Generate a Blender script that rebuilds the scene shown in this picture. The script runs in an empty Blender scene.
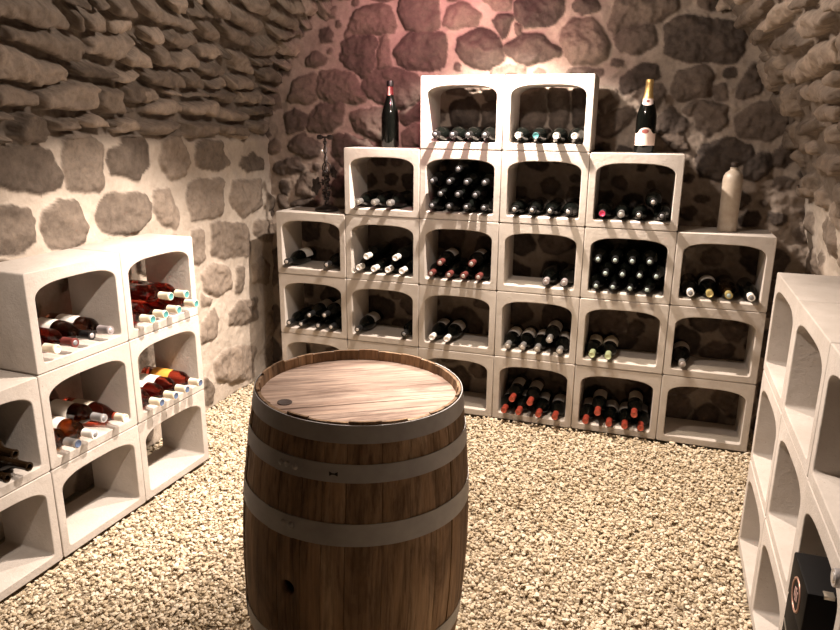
# stone outlines of the walls in millimetres on each wall face
BACK=[[[-126,1182],[-81,1189],[-91,1114],[-122,1124]],
[[-140,1076],[-88,1036],[-140,1022]],
[[-159,1278],[-1,1315],[35,1272],[-66,1242],[-167,1245]],
[[-59,1400],[42,1465],[44,1359],[-48,1362]],
[[284,1938],[318,1966],[463,1977],[485,1952],[462,1895],[478,1817],[416,1764],[315,1830],[282,1869]],
[[507,1961],[551,1969],[556,1903],[577,1821],[561,1806],[489,1802],[495,1885]],
[[307,1976],[366,2098],[497,2131],[562,2100],[599,2015],[583,1987],[430,1997]],
[[141,1792],[234,1801],[348,1780],[420,1670],[414,1640],[230,1630],[125,1671]],
[[410,1740],[495,1798],[626,1805],[750,1746],[751,1669],[670,1600],[493,1630],[426,1680]],
[[85,1873],[133,1902],[190,1861],[131,1828],[84,1843]],
[[-15,1743],[106,1793],[119,1671],[64,1635],[-44,1651]],
[[600,1884],[668,1977],[768,1984],[866,1967],[878,1893],[874,1829],[808,1796],[697,1797],[629,1833]],
[[612,2096],[640,2167],[820,2160],[838,2001],[740,1990],[657,2012]],
[[1962,1967],[2012,2005],[2108,2006],[2260,1983],[2313,1926],[2306,1840],[2280,1810],[2180,1821],[2115,1813],[2038,1832],[1977,1860]],
[[2088,2109],[2216,2103],[2251,2056],[2168,2046],[2102,2062]],
[[882,1685],[909,1720],[1044,1728],[1061,1694],[975,1674]],
[[911,1619],[1019,1654],[1064,1594],[1056,1513],[924,1511]],
[[1071,1718],[1187,1722],[1179,1658],[1116,1644]],
[[1085,1614],[1179,1644],[1184,1514],[1099,1513]],
[[1281,1692],[1398,1711],[1417,1546],[1385,1471],[1291,1475]],
[[1433,1701],[1513,1710],[1530,1595],[1511,1497],[1455,1497]],
[[1554,1681],[1630,1709],[1664,1643],[1661,1547],[1570,1508]],
[[73,1544],[123,1622],[288,1622],[274,1525],[190,1472],[70,1481]],
[[-85,1564],[-10,1596],[67,1555],[34,1492],[-65,1459]],
[[333,1566],[402,1592],[537,1587],[548,1497],[525,1435],[446,1445],[354,1495]],
[[637,1588],[746,1627],[752,1558],[670,1513],[632,1538]],
[[637,1467],[714,1508],[758,1499],[759,1389],[649,1386]],
[[-62,1394],[8,1449],[140,1398],[138,1345],[40,1332],[-45,1362]],
[[213,1452],[307,1458],[457,1403],[468,1383],[306,1380],[268,1284],[210,1357]],
[[-150,1262],[-60,1308],[26,1278],[12,1255],[-114,1235]],
[[-122,1185],[-78,1192],[-94,1120],[-119,1130]],
[[-1,1222],[61,1246],[108,1182],[81,1104],[-19,1111]],
[[208,1282],[244,1294],[243,1230],[207,1229]],
[[218,1197],[285,1231],[288,1112],[215,1110]],
[[-59,1054],[55,1092],[117,1072],[91,1038],[-47,1032]],
[[-146,1095],[-108,1097],[-86,1030],[-137,1022]],
[[864,2016],[893,2097],[954,2117],[1060,2055],[1037,2006],[906,2001]],
[[948,1940],[1077,1996],[1168,1925],[1182,1834],[1113,1808],[1002,1819],[944,1885]],
[[1125,2026],[1154,2051],[1222,2040],[1182,1943]],
[[1072,2143],[1208,2137],[1201,2081],[1123,2092]],
[[1229,2101],[1294,2134],[1462,2126],[1467,2049],[1414,1999],[1301,1993],[1241,2039]],
[[1194,1898],[1283,1958],[1379,1947],[1468,1874],[1460,1856],[1310,1814],[1200,1861]],
[[1129,1789],[1300,1809],[1303,1759],[1130,1761]],
[[1243,2004],[1267,1994],[1269,1963],[1249,1968]],
[[1476,1979],[1528,2025],[1629,2009],[1708,1912],[1705,1842],[1633,1822],[1532,1819],[1492,1864]],
[[1520,2081],[1540,2115],[1630,2115],[1643,2068],[1599,2048],[1535,2064]],
[[1516,1784],[1608,1791],[1682,1781],[1683,1764],[1508,1766]],
[[1698,1989],[1729,2090],[1763,2114],[1985,2104],[2007,2054],[1928,1999],[1826,1985],[1722,1959]],
[[1733,1937],[1774,1974],[1904,1975],[1921,1890],[1819,1862],[1764,1876]],
[[2036,1768],[2102,1784],[2177,1783],[2202,1749],[2182,1664],[2039,1651],[2019,1682]],
[[1768,1727],[1859,1805],[1929,1804],[1951,1752],[1790,1674]],
[[2087,1603],[2134,1642],[2153,1625],[2106,1585]],
[[1844,1674],[1963,1717],[1980,1673],[1948,1603],[1883,1629]],
[[1684,1629],[1753,1683],[1775,1638],[1698,1575]],
[[1680,1557],[1840,1611],[1861,1576],[1734,1465],[1686,1483]],
[[1957,1545],[2022,1607],[2116,1528],[2069,1483],[1971,1491]],
[[2127,1590],[2156,1633],[2259,1616],[2284,1538],[2207,1481],[2152,1511]],
[[1982,1473],[2087,1475],[2111,1412],[2059,1402]],
[[2200,1694],[2256,1710],[2254,1659],[2213,1651]],
[[2159,1368],[2182,1431],[2313,1469],[2393,1426],[2406,1391],[2320,1336],[2276,1276],[2189,1287]],
[[2318,1565],[2393,1625],[2487,1642],[2547,1608],[2536,1515],[2446,1462],[2344,1487]],
[[2493,1411],[2544,1455],[2605,1473],[2614,1405],[2559,1342],[2501,1350]],
[[2384,1364],[2470,1402],[2494,1341],[2436,1277],[2384,1293]],
[[2306,1672],[2356,1797],[2398,1780],[2402,1680],[2332,1655]]]
LDRY=[[[-1615,1917],[-1440,1948],[-1335,1931],[-1303,1885],[-1323,1857],[-1461,1859],[-1558,1865],[-1599,1862]],
[[-1317,1937],[-1271,1941],[-1243,1901],[-1238,1865],[-1279,1867]],
[[-1259,1936],[-1157,1953],[-1105,1874],[-1144,1862],[-1230,1888]],
[[-1131,1929],[-1001,1954],[-963,1893],[-1095,1864]],
[[-1349,1979],[-1246,1999],[-1235,1978],[-1250,1952],[-1339,1959]],
[[-1235,1993],[-1159,2007],[-1150,1985],[-1167,1971],[-1216,1958]],
[[-1145,2018],[-1041,2029],[-994,1996],[-994,1959],[-1035,1948],[-1131,1957]],
[[-1522,1835],[-1403,1850],[-1317,1837],[-1202,1840],[-1186,1805],[-1211,1752],[-1264,1747],[-1450,1788],[-1518,1790]],
[[-1166,1844],[-959,1885],[-944,1855],[-994,1786],[-1052,1773],[-1174,1784]],
[[-1579,1777],[-1486,1778],[-1382,1744],[-1250,1726],[-1215,1700],[-1244,1662],[-1372,1648],[-1515,1660],[-1558,1658]],
[[-1223,1743],[-1156,1756],[-1008,1737],[-1001,1714],[-1047,1692],[-1185,1691],[-1226,1721]],
[[-987,1735],[-863,1732],[-859,1707],[-937,1682],[-1023,1681]],
[[-1557,1639],[-1468,1640],[-1366,1628],[-1365,1568],[-1513,1562],[-1557,1564]],
[[-1353,1629],[-1200,1675],[-1072,1671],[-1093,1574],[-1172,1558],[-1353,1562]],
[[-1061,1664],[-936,1655],[-938,1554],[-1009,1553],[-1083,1596]],
[[-922,1671],[-822,1685],[-715,1656],[-709,1623],[-805,1596],[-917,1601]],
[[-922,1585],[-864,1586],[-863,1559],[-921,1558]],
[[-968,1804],[-915,1838],[-822,1810],[-802,1762],[-854,1741],[-954,1766]],
[[-943,1875],[-842,1854],[-817,1827],[-923,1857]],
[[-994,2030],[-936,2041],[-765,2000],[-618,1996],[-580,1963],[-646,1940],[-880,1955],[-956,1969]],
[[-877,2071],[-754,2097],[-696,2021],[-770,2008]],
[[-697,2030],[-625,2072],[-553,2055],[-547,2031],[-679,2005]],
[[-649,2110],[-514,2142],[-427,2078],[-446,2032],[-553,2055]],
[[-467,2154],[-246,2211],[-159,2161],[-180,2108],[-320,2111]],
[[-424,2090],[-352,2111],[-137,2073],[-80,2035],[-132,1994],[-326,2020],[-399,2040]],
[[-594,1999],[-464,2000],[-380,1931],[-503,1915],[-562,1937]],
[[-452,2021],[-204,1996],[-88,1945],[-137,1918],[-351,1934]],
[[-924,1915],[-810,1939],[-775,1900],[-792,1863],[-900,1868]],
[[-759,1893],[-720,1934],[-563,1918],[-542,1887],[-648,1857],[-745,1869]],
[[-819,1844],[-741,1860],[-631,1793],[-689,1775],[-788,1771]],
[[-649,1844],[-556,1862],[-492,1823],[-514,1780],[-618,1763],[-651,1778]],
[[-545,1891],[-400,1918],[-339,1885],[-421,1829],[-515,1839]],
[[-479,1796],[-343,1826],[-265,1804],[-261,1765],[-364,1748],[-480,1768]],
[[-833,1734],[-696,1761],[-581,1743],[-552,1690],[-676,1675],[-819,1693]],
[[-562,1744],[-459,1756],[-411,1716],[-428,1687],[-542,1682]],
[[-378,1728],[-256,1755],[-214,1708],[-352,1691]],
[[-224,1757],[-38,1770],[98,1735],[78,1702],[-193,1699]],
[[-823,1668],[-724,1664],[-701,1615],[-812,1600]],
[[-672,1662],[-578,1667],[-571,1636],[-666,1637]],
[[-534,1655],[-363,1676],[-351,1644],[-502,1643]],
[[-345,1672],[-98,1683],[-116,1633],[-181,1611],[-336,1645]],
[[-787,1596],[-610,1626],[-523,1603],[-534,1559],[-785,1552]],
[[-510,1608],[-285,1632],[-238,1601],[-239,1544],[-504,1559]],
[[-81,1684],[162,1695],[210,1632],[-40,1615]],
[[-213,1601],[-72,1594],[44,1566],[32,1526],[-204,1535]],
[[-128,1929],[36,1994],[130,1960],[123,1901],[-55,1883]],
[[-249,1885],[-114,1888],[-21,1834],[-25,1781],[-175,1791],[-219,1837]],
[[-24,1865],[140,1880],[164,1849],[22,1826]],
[[17,1805],[191,1840],[332,1760],[130,1748]],
[[167,1871],[316,1897],[374,1855],[283,1830]],
[[-132,2098],[-102,2160],[111,2163],[145,2096],[12,2073]],
[[-219,2218],[-27,2268],[87,2220],[-61,2185]],
[[-58,2050],[245,2086],[338,2047],[44,2007]],
[[146,1985],[324,2020],[458,1960],[180,1907]],
[[57,1607],[300,1613],[311,1559],[66,1557]],
[[226,1670],[382,1682],[409,1621],[245,1617]],
[[163,1728],[394,1734],[375,1693],[192,1696]],
[[-783,1517],[-669,1534],[-530,1517],[-542,1495],[-678,1466],[-781,1467]],
[[-509,1526],[-237,1522],[-230,1460],[-481,1445]],
[[-220,1518],[15,1508],[60,1456],[-14,1437],[-214,1470]],
[[89,1528],[294,1529],[243,1454],[117,1476]],
[[-1460,1523],[-1411,1556],[-1327,1537],[-1310,1474],[-1355,1441],[-1423,1436],[-1469,1477]],
[[-1515,1477],[-1477,1470],[-1471,1444],[-1547,1445]],
[[-1283,1523],[-1191,1538],[-1132,1494],[-1266,1485]],
[[-1172,1531],[-1093,1568],[-1030,1539],[-1018,1501],[-1102,1494]],
[[-975,1493],[-954,1540],[-851,1541],[-788,1492],[-941,1462]],
[[-1014,1520],[-965,1532],[-986,1493]],
[[-1558,1547],[-1475,1548],[-1468,1516],[-1559,1516]],
[[214,2267],[373,2325],[525,2257],[490,2189],[278,2201]]]
LMORT=[[[-1562,1439],[-1364,1437],[-1303,1404],[-1246,1322],[-1273,1273],[-1400,1263],[-1516,1300],[-1576,1311]],
[[-1239,1445],[-1210,1473],[-1082,1475],[-1012,1416],[-1033,1261],[-1068,1245],[-1236,1266],[-1246,1366]],
[[-985,1408],[-917,1421],[-906,1461],[-749,1454],[-745,1324],[-835,1266],[-925,1301],[-981,1305],[-997,1361]],
[[-1593,1231],[-1496,1228],[-1421,1209],[-1405,1174],[-1424,1094],[-1471,1057],[-1623,1068]],
[[-1363,1199],[-1292,1225],[-1196,1224],[-1178,1150],[-1163,1112],[-1190,1046],[-1271,1031],[-1348,1044],[-1374,1086],[-1387,1145]],
[[-1109,1138],[-1061,1219],[-936,1229],[-793,1207],[-767,1155],[-805,1087],[-871,1046],[-1026,1051],[-1090,1085]],
[[-663,1449],[-542,1491],[-470,1381],[-458,1326],[-489,1264],[-620,1250],[-678,1329]],
[[-411,1416],[-343,1443],[-157,1420],[-172,1371],[-105,1298],[-231,1276],[-406,1310]],
[[10,1334],[149,1354],[241,1313],[214,1260],[60,1258],[-12,1299]],
[[-486,1227],[-415,1249],[-185,1233],[-201,1044],[-381,1036],[-490,1049],[-505,1154]],
[[-80,1206],[197,1207],[188,1042],[-29,1013],[-130,1107],[-101,1187]],
[[-743,1204],[-626,1220],[-576,1079],[-599,1017],[-706,1050],[-750,1117]],
[[249,1109],[363,1093],[328,1016],[283,1021]],
[[-313,1017],[3,977],[59,915],[54,782],[-178,806],[-334,849]],
[[103,975],[330,958],[338,816],[183,840],[100,898]],
[[-493,993],[-386,983],[-388,838],[-435,817],[-489,837]],
[[-431,766],[-303,803],[-162,755],[-140,631],[-262,604],[-412,681]],
[[-429,664],[-333,600],[-351,578],[-434,598]],
[[-97,732],[-29,730],[-45,588],[-114,592]],
[[-176,485],[-97,543],[128,514],[133,369],[-5,371],[-180,419]],
[[-441,501],[-318,554],[-286,502],[-310,389],[-448,387]],
[[72,722],[179,749],[266,686],[263,567],[69,620]],
[[-332,255],[-257,287],[-45,256],[101,199],[72,23],[-116,42],[-321,139]],
[[-440,204],[-357,141],[-365,19],[-434,35]]]
RDRY=[[[279,4490],[-169,4519],[-143,4569],[234,4544]],
[[-124,4529],[-395,4510],[-592,4548],[-376,4581],[-83,4568]],
[[-337,4591],[-674,4586],[-893,4633],[-625,4652],[-384,4647],[-294,4609]],
[[122,4585],[-297,4601],[-280,4649],[-47,4654],[289,4622]],
[[-664,4665],[-887,4659],[-1203,4694],[-1189,4736],[-930,4742],[-852,4738]],
[[-474,4675],[-675,4688],[-817,4740],[-523,4749],[-363,4748],[-160,4685]],
[[-484,4797],[-820,4767],[-1158,4765],[-1088,4843],[-834,4847],[-739,4866],[-447,4847]],
[[-226,4783],[-469,4796],[-431,4846],[-163,4845]],
[[-404,4883],[-673,4869],[-890,4902],[-891,4947],[-609,4951],[-378,4913]],
[[-900,4608],[-1094,4645],[-1024,4663],[-886,4635]],
[[-1101,4664],[-1329,4684],[-1360,4730],[-1220,4696]],
[[-109,5014],[-431,5001],[-525,5030],[-230,5076]],
[[-573,4953],[-878,4956],[-828,5011],[-573,5016]],
[[-142,5189],[-333,5150],[-673,5149],[-657,5196],[-199,5242]],
[[169,5276],[-84,5242],[-63,5334],[229,5371]]]
import bpy, bmesh, math, random
import numpy as np
from mathutils import Matrix, Vector
random.seed(7); RNG=np.random.default_rng(11)
scene=bpy.context.scene; COL=scene.collection
W,H,D=.42,.35,.24
# ------------------------------------------------------------------ helpers
def link(name,me,mat=None,parent=None,mw=None):
    o=bpy.data.objects.new(name,me); COL.objects.link(o)
    if mat is not None and me is not None and len(me.materials)==0: me.materials.append(mat)
    if parent is not None: o.parent=parent
    if mw is not None: o.matrix_world=mw
    return o
def tag(o,label=None,cat=None,group=None,kind=None):
    if label:
        n=len(label.split()); assert n<=16 and (n>=4 or not cat),(n,label)
        o['label']=label
    if cat: o['category']=cat
    if group: o['group']=group
    if kind: o['kind']=kind
    return o
def mesh_from(name,verts,faces,smooth=False):
    me=bpy.data.meshes.new(name); me.from_pydata([tuple(v) for v in verts],[],faces); me.update()
    if smooth: me.polygons.foreach_set('use_smooth',[True]*len(me.polygons))
    return me
def np_mesh(name,V,F,smooth=True):
    """V (n,3), F (m,k) arrays -> mesh"""
    me=bpy.data.meshes.new(name); k=F.shape[1]
    me.vertices.add(len(V)); me.vertices.foreach_set('co',V.astype(np.float32).ravel())
    me.loops.add(F.size); me.loops.foreach_set('vertex_index',F.astype(np.int32).ravel())
    me.polygons.add(len(F)); me.polygons.foreach_set('loop_start',np.arange(0,F.size,k,dtype=np.int32))
    me.polygons.foreach_set('use_smooth',np.full(len(F),smooth))
    me.update(); me.validate(); return me
def lathe(name,prof,n=24,a0=0.,a1=2*math.pi,smooth=True,sharp=50):
    """prof [(r,z)...] revolved about z"""
    full=abs(a1-a0-2*math.pi)<1e-6; m=n if full else n+1
    V=[];F=[]
    for r,z in prof:
        for i in range(m):
            a=a0+(a1-a0)*i/n; V.append((r*math.cos(a),r*math.sin(a),z))
    for j in range(len(prof)-1):
        for i in range(n):
            p=j*m+i; q=j*m+(i+1)%m
            F.append((p,q,q+m,p+m))
    bm=bmesh.new(); vs=[bm.verts.new(v) for v in V]
    for f in F:
        try: bm.faces.new([vs[i] for i in f])
        except ValueError: pass
    bmesh.ops.remove_doubles(bm,verts=bm.verts,dist=1e-6)
    bmesh.ops.dissolve_degenerate(bm,edges=bm.edges,dist=1e-7)
    bmesh.ops.recalc_face_normals(bm,faces=bm.faces)
    me=bpy.data.meshes.new(name); bm.to_mesh(me); bm.free()
    if smooth:
        me.polygons.foreach_set('use_smooth',[True]*len(me.polygons)); me.set_sharp_from_angle(angle=math.radians(sharp))
    return me
def tube(name,pts,r,n=8,closed=False):
    """round tube through a list of points (own geometry), r may be a list"""
    P=[Vector(p) for p in pts]; R=r if isinstance(r,(list,tuple)) else [r]*len(P); V=[];F=[]
    up=Vector((.31,.27,.91)); L=len(P)
    for i,p in enumerate(P):
        t=(P[(i+1)%L]-P[i-1]) if closed else (P[min(i+1,L-1)]-P[max(i-1,0)])
        t.normalize(); a=t.cross(up)
        if a.length<.05: a=t.cross(Vector((1,0,0)))
        a.normalize(); b=t.cross(a)
        for k in range(n):
            th=2*math.pi*k/n; V.append(p+(a*math.cos(th)+b*math.sin(th))*R[i])
    for i in range(L if closed else L-1):
        for k in range(n):
            j=(i+1)%L; F.append((i*n+k,i*n+(k+1)%n,j*n+(k+1)%n,j*n+k))
    if not closed: F.append(tuple(range(n-1,-1,-1))); F.append(tuple((L-1)*n+k for k in range(n)))
    return V,F
def merge(*vf):
    V=[];F=[]
    for v,f in vf:
        o=len(V); V+=list(v); F+=[tuple(i+o for i in q) for q in f]
    return V,F
def box_vf(x0,x1,y0,y1,z0,z1):
    V=[(x,y,z) for z in (z0,z1) for y in (y0,y1) for x in (x0,x1)]
    return V,[(0,2,3,1),(4,5,7,6),(0,1,5,4),(2,6,7,3),(0,4,6,2),(1,3,7,5)]
def bevelled(name,vf,w=.003,seg=2):
    bm=bmesh.new(); vs=[bm.verts.new(v) for v in vf[0]]
    for f in vf[1]: bm.faces.new([vs[i] for i in f])
    bmesh.ops.recalc_face_normals(bm,faces=bm.faces)
    bmesh.ops.bevel(bm,geom=list(bm.edges),offset=w,segments=seg,affect='EDGES',profile=.5)
    me=bpy.data.meshes.new(name); bm.to_mesh(me); bm.free()
    me.polygons.foreach_set('use_smooth',[True]*len(me.polygons)); me.set_sharp_from_angle(angle=math.radians(40)); return me
# ------------------------------------------------------------------ materials
class M:
    def __init__(s,name):
        s.m=bpy.data.materials.new(name); s.m.use_nodes=True; s.t=s.m.node_tree; s.n=s.t.nodes
        s.b=s.n['Principled BSDF']
    def N(s,t,**k):
        n=s.n.new(t)
        for a,v in k.items():
            if a in n.inputs.keys(): n.inputs[a].default_value=v
            else: setattr(n,a,v)
        return n
    def L(s,a,b): s.t.links.new(a,b)
    def set(s,**k):
        for a,v in k.items(): s.b.inputs[a.replace('_',' ')].default_value=v
        return s
    def coord(s,kind='Object',scale=(1,1,1)):
        c=s.N('ShaderNodeTexCoord'); mp=s.N('ShaderNodeMapping'); mp.inputs['Scale'].default_value=scale
        s.L(c.outputs[kind],mp.inputs['Vector']); return mp.outputs['Vector']
    def noise(s,vec,scale,detail=5,rough=.6,dist=0):
        n=s.N('ShaderNodeTexNoise'); n.inputs['Scale'].default_value=scale; n.inputs['Detail'].default_value=detail
        n.inputs['Roughness'].default_value=rough; n.inputs['Distortion'].default_value=dist
        if vec is not None: s.L(vec,n.inputs['Vector'])
        return n.outputs['Fac']
    def ramp(s,fac,stops):
        r=s.N('ShaderNodeValToRGB'); e=r.color_ramp.elements
        while len(e)<len(stops): e.new(.5)
        for q,(p,c) in zip(e,stops): q.position=p; q.color=(*c,1) if len(c)==3 else c
        s.L(fac,r.inputs['Fac']); return r.outputs['Color']
    def mix(s,fac,a,b,mode='MIX'):
        n=s.N('ShaderNodeMix',data_type='RGBA',blend_type=mode)
        for sock,v in ((n.inputs[0],fac),(n.inputs[6],a),(n.inputs[7],b)):
            if hasattr(v,'links') or isinstance(v,bpy.types.NodeSocket): s.L(v,sock)
            else: sock.default_value=v if not isinstance(v,tuple) or len(v)==4 else (*v,1)
        return n.outputs[2]
    def math(s,op,a,b=0.):
        n=s.N('ShaderNodeMath',operation=op)
        for sock,v in ((n.inputs[0],a),(n.inputs[1],b)):
            if isinstance(v,bpy.types.NodeSocket): s.L(v,sock)
            else: sock.default_value=v
        return n.outputs[0]
    def bump(s,h,strength=.4,dist=.01):
        n=s.N('ShaderNodeBump'); n.inputs['Strength'].default_value=strength; n.inputs['Distance'].default_value=dist
        s.L(h,n.inputs['Height']); s.L(n.outputs[0],s.b.inputs['Normal'])
    def color(s,c): s.L(c,s.b.inputs['Base Color']); return s
def plain(name,col,rough=.5,**k):
    m=M(name); m.set(Base_Color=(*col,1),Roughness=rough); m.set(**k); return m.m
def mat_stone(name,s_dark,s_lite,mo_dark,mo_lite):
    m=M(name); v=m.coord('Object')
    at=m.N('ShaderNodeAttribute',attribute_name='stone'); ti=m.N('ShaderNodeAttribute',attribute_name='tint')
    n1=m.noise(v,9,8,.65); n2=m.noise(v,38,7,.72); n3=m.noise(v,3.2,4,.5)
    f=m.math('ADD',m.math('MULTIPLY',n1,.6),m.math('MULTIPLY',ti.outputs['Fac'],.45))
    st=m.ramp(f,[(.25,s_dark),(.8,s_lite)])
    sp=m.ramp(n2,[(.3,(.72,.70,.68)),(.5,(1,1,1)),(.7,(1.2,1.17,1.14))]); st=m.mix(1.,st,sp,'MULTIPLY')
    mo=m.ramp(m.math('ADD',m.math('MULTIPLY',n3,.6),m.math('MULTIPLY',n2,.4)),[(.32,mo_dark),(.62,mo_lite)])
    m.color(m.mix(at.outputs['Fac'],mo,st)); m.set(Roughness=.92,Specular_IOR_Level=.25)
    h=m.math('ADD',m.math('MULTIPLY',n2,.5),m.math('MULTIPLY',n1,.9)); m.bump(h,.8,.012); return m.m
MAT={}
MAT['wall']=mat_stone('mortared_rubble',(.095,.074,.058),(.31,.25,.20),(.36,.305,.25),(.52,.45,.38))
MAT['pointed']=mat_stone('lime_pointed_rubble',(.075,.058,.045),(.25,.20,.158),(.31,.26,.21),(.46,.395,.33))
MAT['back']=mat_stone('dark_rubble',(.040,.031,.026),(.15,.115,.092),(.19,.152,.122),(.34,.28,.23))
def concrete():
    m=M('cast_stone'); v=m.coord('Object'); g=m.coord('Generated')
    oi=m.N('ShaderNodeObjectInfo')
    ad=m.N('ShaderNodeVectorMath',operation='ADD'); m.L(v,ad.inputs[0])
    sc=m.N('ShaderNodeVectorMath',operation='SCALE'); sc.inputs[3].default_value=9.; cb=m.N('ShaderNodeCombineXYZ')
    for i in range(3): m.L(oi.outputs['Random'],cb.inputs[i])
    m.L(cb.outputs[0],sc.inputs[0]); m.L(sc.outputs[0],ad.inputs[1]); v=ad.outputs[0]
    n1=m.noise(v,7,6,.6); n2=m.noise(v,70,5,.7); vo=m.N('ShaderNodeTexVoronoi'); vo.inputs['Scale'].default_value=85; m.L(v,vo.inputs['Vector'])
    c=m.ramp(n1,[(.3,(.40,.355,.31)),(.7,(.49,.445,.40))])
    pit=m.ramp(m.math('ADD',vo.outputs['Distance'],m.math('MULTIPLY',n2,.55)),[(.30,(.62,.58,.52)),(.37,(1,1,1))])
    m.color(m.mix(1.,c,pit,'MULTIPLY')); m.set(Roughness=.85,Specular_IOR_Level=.3)
    m.bump(m.math('ADD',m.math('MULTIPLY',n1,1.),m.math('MULTIPLY',n2,.35)),.55,.009); return m.m
MAT['bin']=concrete()
def gravel_mat():
    m=M('limestone_chips'); g=m.N('ShaderNodeNewGeometry')
    c=m.ramp(g.outputs['Random Per Island'],[(0.,(.30,.235,.15)),(.10,(.46,.375,.255)),(.5,(.57,.475,.345)),(.85,(.66,.57,.44)),(1.,(.72,.65,.53))])
    n=m.noise(m.coord('Object'),120,3,.6); c2=m.ramp(n,[(.3,(.85,.82,.78)),(.6,(1,1,1))])
    m.color(m.mix(1.,c,c2,'MULTIPLY')); m.set(Roughness=.9,Specular_IOR_Level=.2); return m.m
MAT['gravel']=gravel_mat()
m=M('packed_ground'); m.color(m.ramp(m.noise(m.coord('Object'),90,4,.7),[(.35,(.24,.19,.125)),(.65,(.40,.33,.235))])); m.set(Roughness=1.); MAT['ground']=m.m
def wood(name,axis,stops,streak=1.,island=.35):
    m=M(name); s=[26,26,26]; s[axis]=1.6; v=m.coord('Object',tuple(s)); g=m.N('ShaderNodeNewGeometry')
    n=m.noise(v,1.,7,.62,.6); s2=[6,6,6]; s2[axis]=1.1; nb=m.noise(m.coord('Object',tuple(s2)),1.5,4,.6,.3)
    f=m.math('ADD',m.math('MULTIPLY',n,.75),m.math('MULTIPLY',nb,.45)); f=m.math('ADD',f,m.math('MULTIPLY',m.math('SUBTRACT',g.outputs['Random Per Island'],.5),island))
    s3=[95,95,95]; s3[axis]=5; nf=m.noise(m.coord('Object',tuple(s3)),1.,4,.7,.2); s4=[9,9,9]; s4[axis]=2.2; npz=m.noise(m.coord('Object',tuple(s4)),1.,6,.7,1.2)
    c=m.mix(1.,m.ramp(f,stops),m.ramp(nf,[(.33,(.55,.52,.5)),(.48,(1,1,1)),(.68,(1.35,1.32,1.28))]),'MULTIPLY')
    c=m.mix(1.,c,m.ramp(npz,[(.36,(.58,.55,.53)),(.52,(1,1,1)),(.7,(1.15,1.13,1.1))]),'MULTIPLY')
    m.color(c); m.set(Roughness=.78,Specular_IOR_Level=.3); m.bump(m.math('ADD',n,m.math('MULTIPLY',nf,.5)),.4*streak,.006); return m.m
MAT['stave']=wood('oak_staves',2,[(.25,(.095,.058,.033)),(.5,(.205,.128,.070)),(.66,(.31,.20,.118)),(.85,(.50,.37,.245))],1.,.14)
MAT['head']=wood('weathered_oak_head',0,[(.30,(.07,.042,.03)),(.44,(.22,.145,.11)),(.58,(.40,.295,.235)),(.8,(.52,.41,.34))],1.5,.12)
m=M('galvanised_hoop'); n=m.noise(m.coord('Object'),14,5,.6); m.color(m.ramp(n,[(.3,(.32,.305,.295)),(.7,(.43,.415,.40))])); m.set(Metallic=.3,Roughness=.55); m.bump(n,.1,.004); MAT['hoop']=m.m
def glass(name,col,trans,rough=.06):
    m=M(name); m.set(Base_Color=(*col,1),Roughness=rough,IOR=1.5,Transmission_Weight=trans,Specular_IOR_Level=.35); return m.m
MAT['dark']=glass('dark_green_glass',(.0025,.003,.0025),0.,.09)
MAT['brown']=glass('brown_glass',(.010,.005,.002),.1)
MAT['rose']=glass('rose_wine_glass',(.52,.075,.04),1.)
MAT['amber']=glass('amber_wine_glass',(.72,.30,.08),1.)
MAT['bronze']=glass('bronze_wine_glass',(.30,.11,.06),1.)
CAP={k:plain('capsule_'+k,c,r,Metallic=mt) for k,(c,r,mt) in dict(black=((.008,.0075,.0075),.4,0),silver=((.40,.385,.37),.3,.7),white=((.78,.75,.7),.45,0),
  red=((.25,.036,.02),.38,.2),maroon=((.12,.03,.025),.4,0),cream=((.74,.66,.5),.45,0),green=((.30,.34,.19),.4,.2),gold=((.55,.44,.17),.35,.5),
  grey=((.42,.40,.40),.35,.4),mauve=((.33,.29,.29),.4,.3),oxblood=((.15,.035,.03),.4,0),bare=((.03,.02,.012),.25,0)).items()}
TIP={k:plain('capsule_top_'+k,c,r,Metallic=mt) for k,(c,r,mt) in dict(grey=((.24,.24,.25),.35,.3),silver=((.62,.60,.58),.28,.6),teal=((.06,.22,.22),.4,0),cream=((.8,.77,.66),.4,0),
  navy=((.07,.10,.17),.4,0),red=((.40,.075,.04),.35,.1),pink=((.55,.04,.10),.35,.1),white=((.85,.83,.8),.4,0),green=((.5,.56,.33),.4,.1),dark=((.01,.009,.008),.4,0),gold=((.6,.5,.22),.35,.4),mint=((.42,.52,.5),.35,.3),mauve=((.42,.38,.38),.35,.3)).items()}
LAB={k:plain('label_paper_'+k,c,.6) for k,c in dict(white=(.74,.70,.64),cream=(.62,.55,.43),orange=(.72,.33,.05),grey=(.36,.33,.30)).items()}
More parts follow.
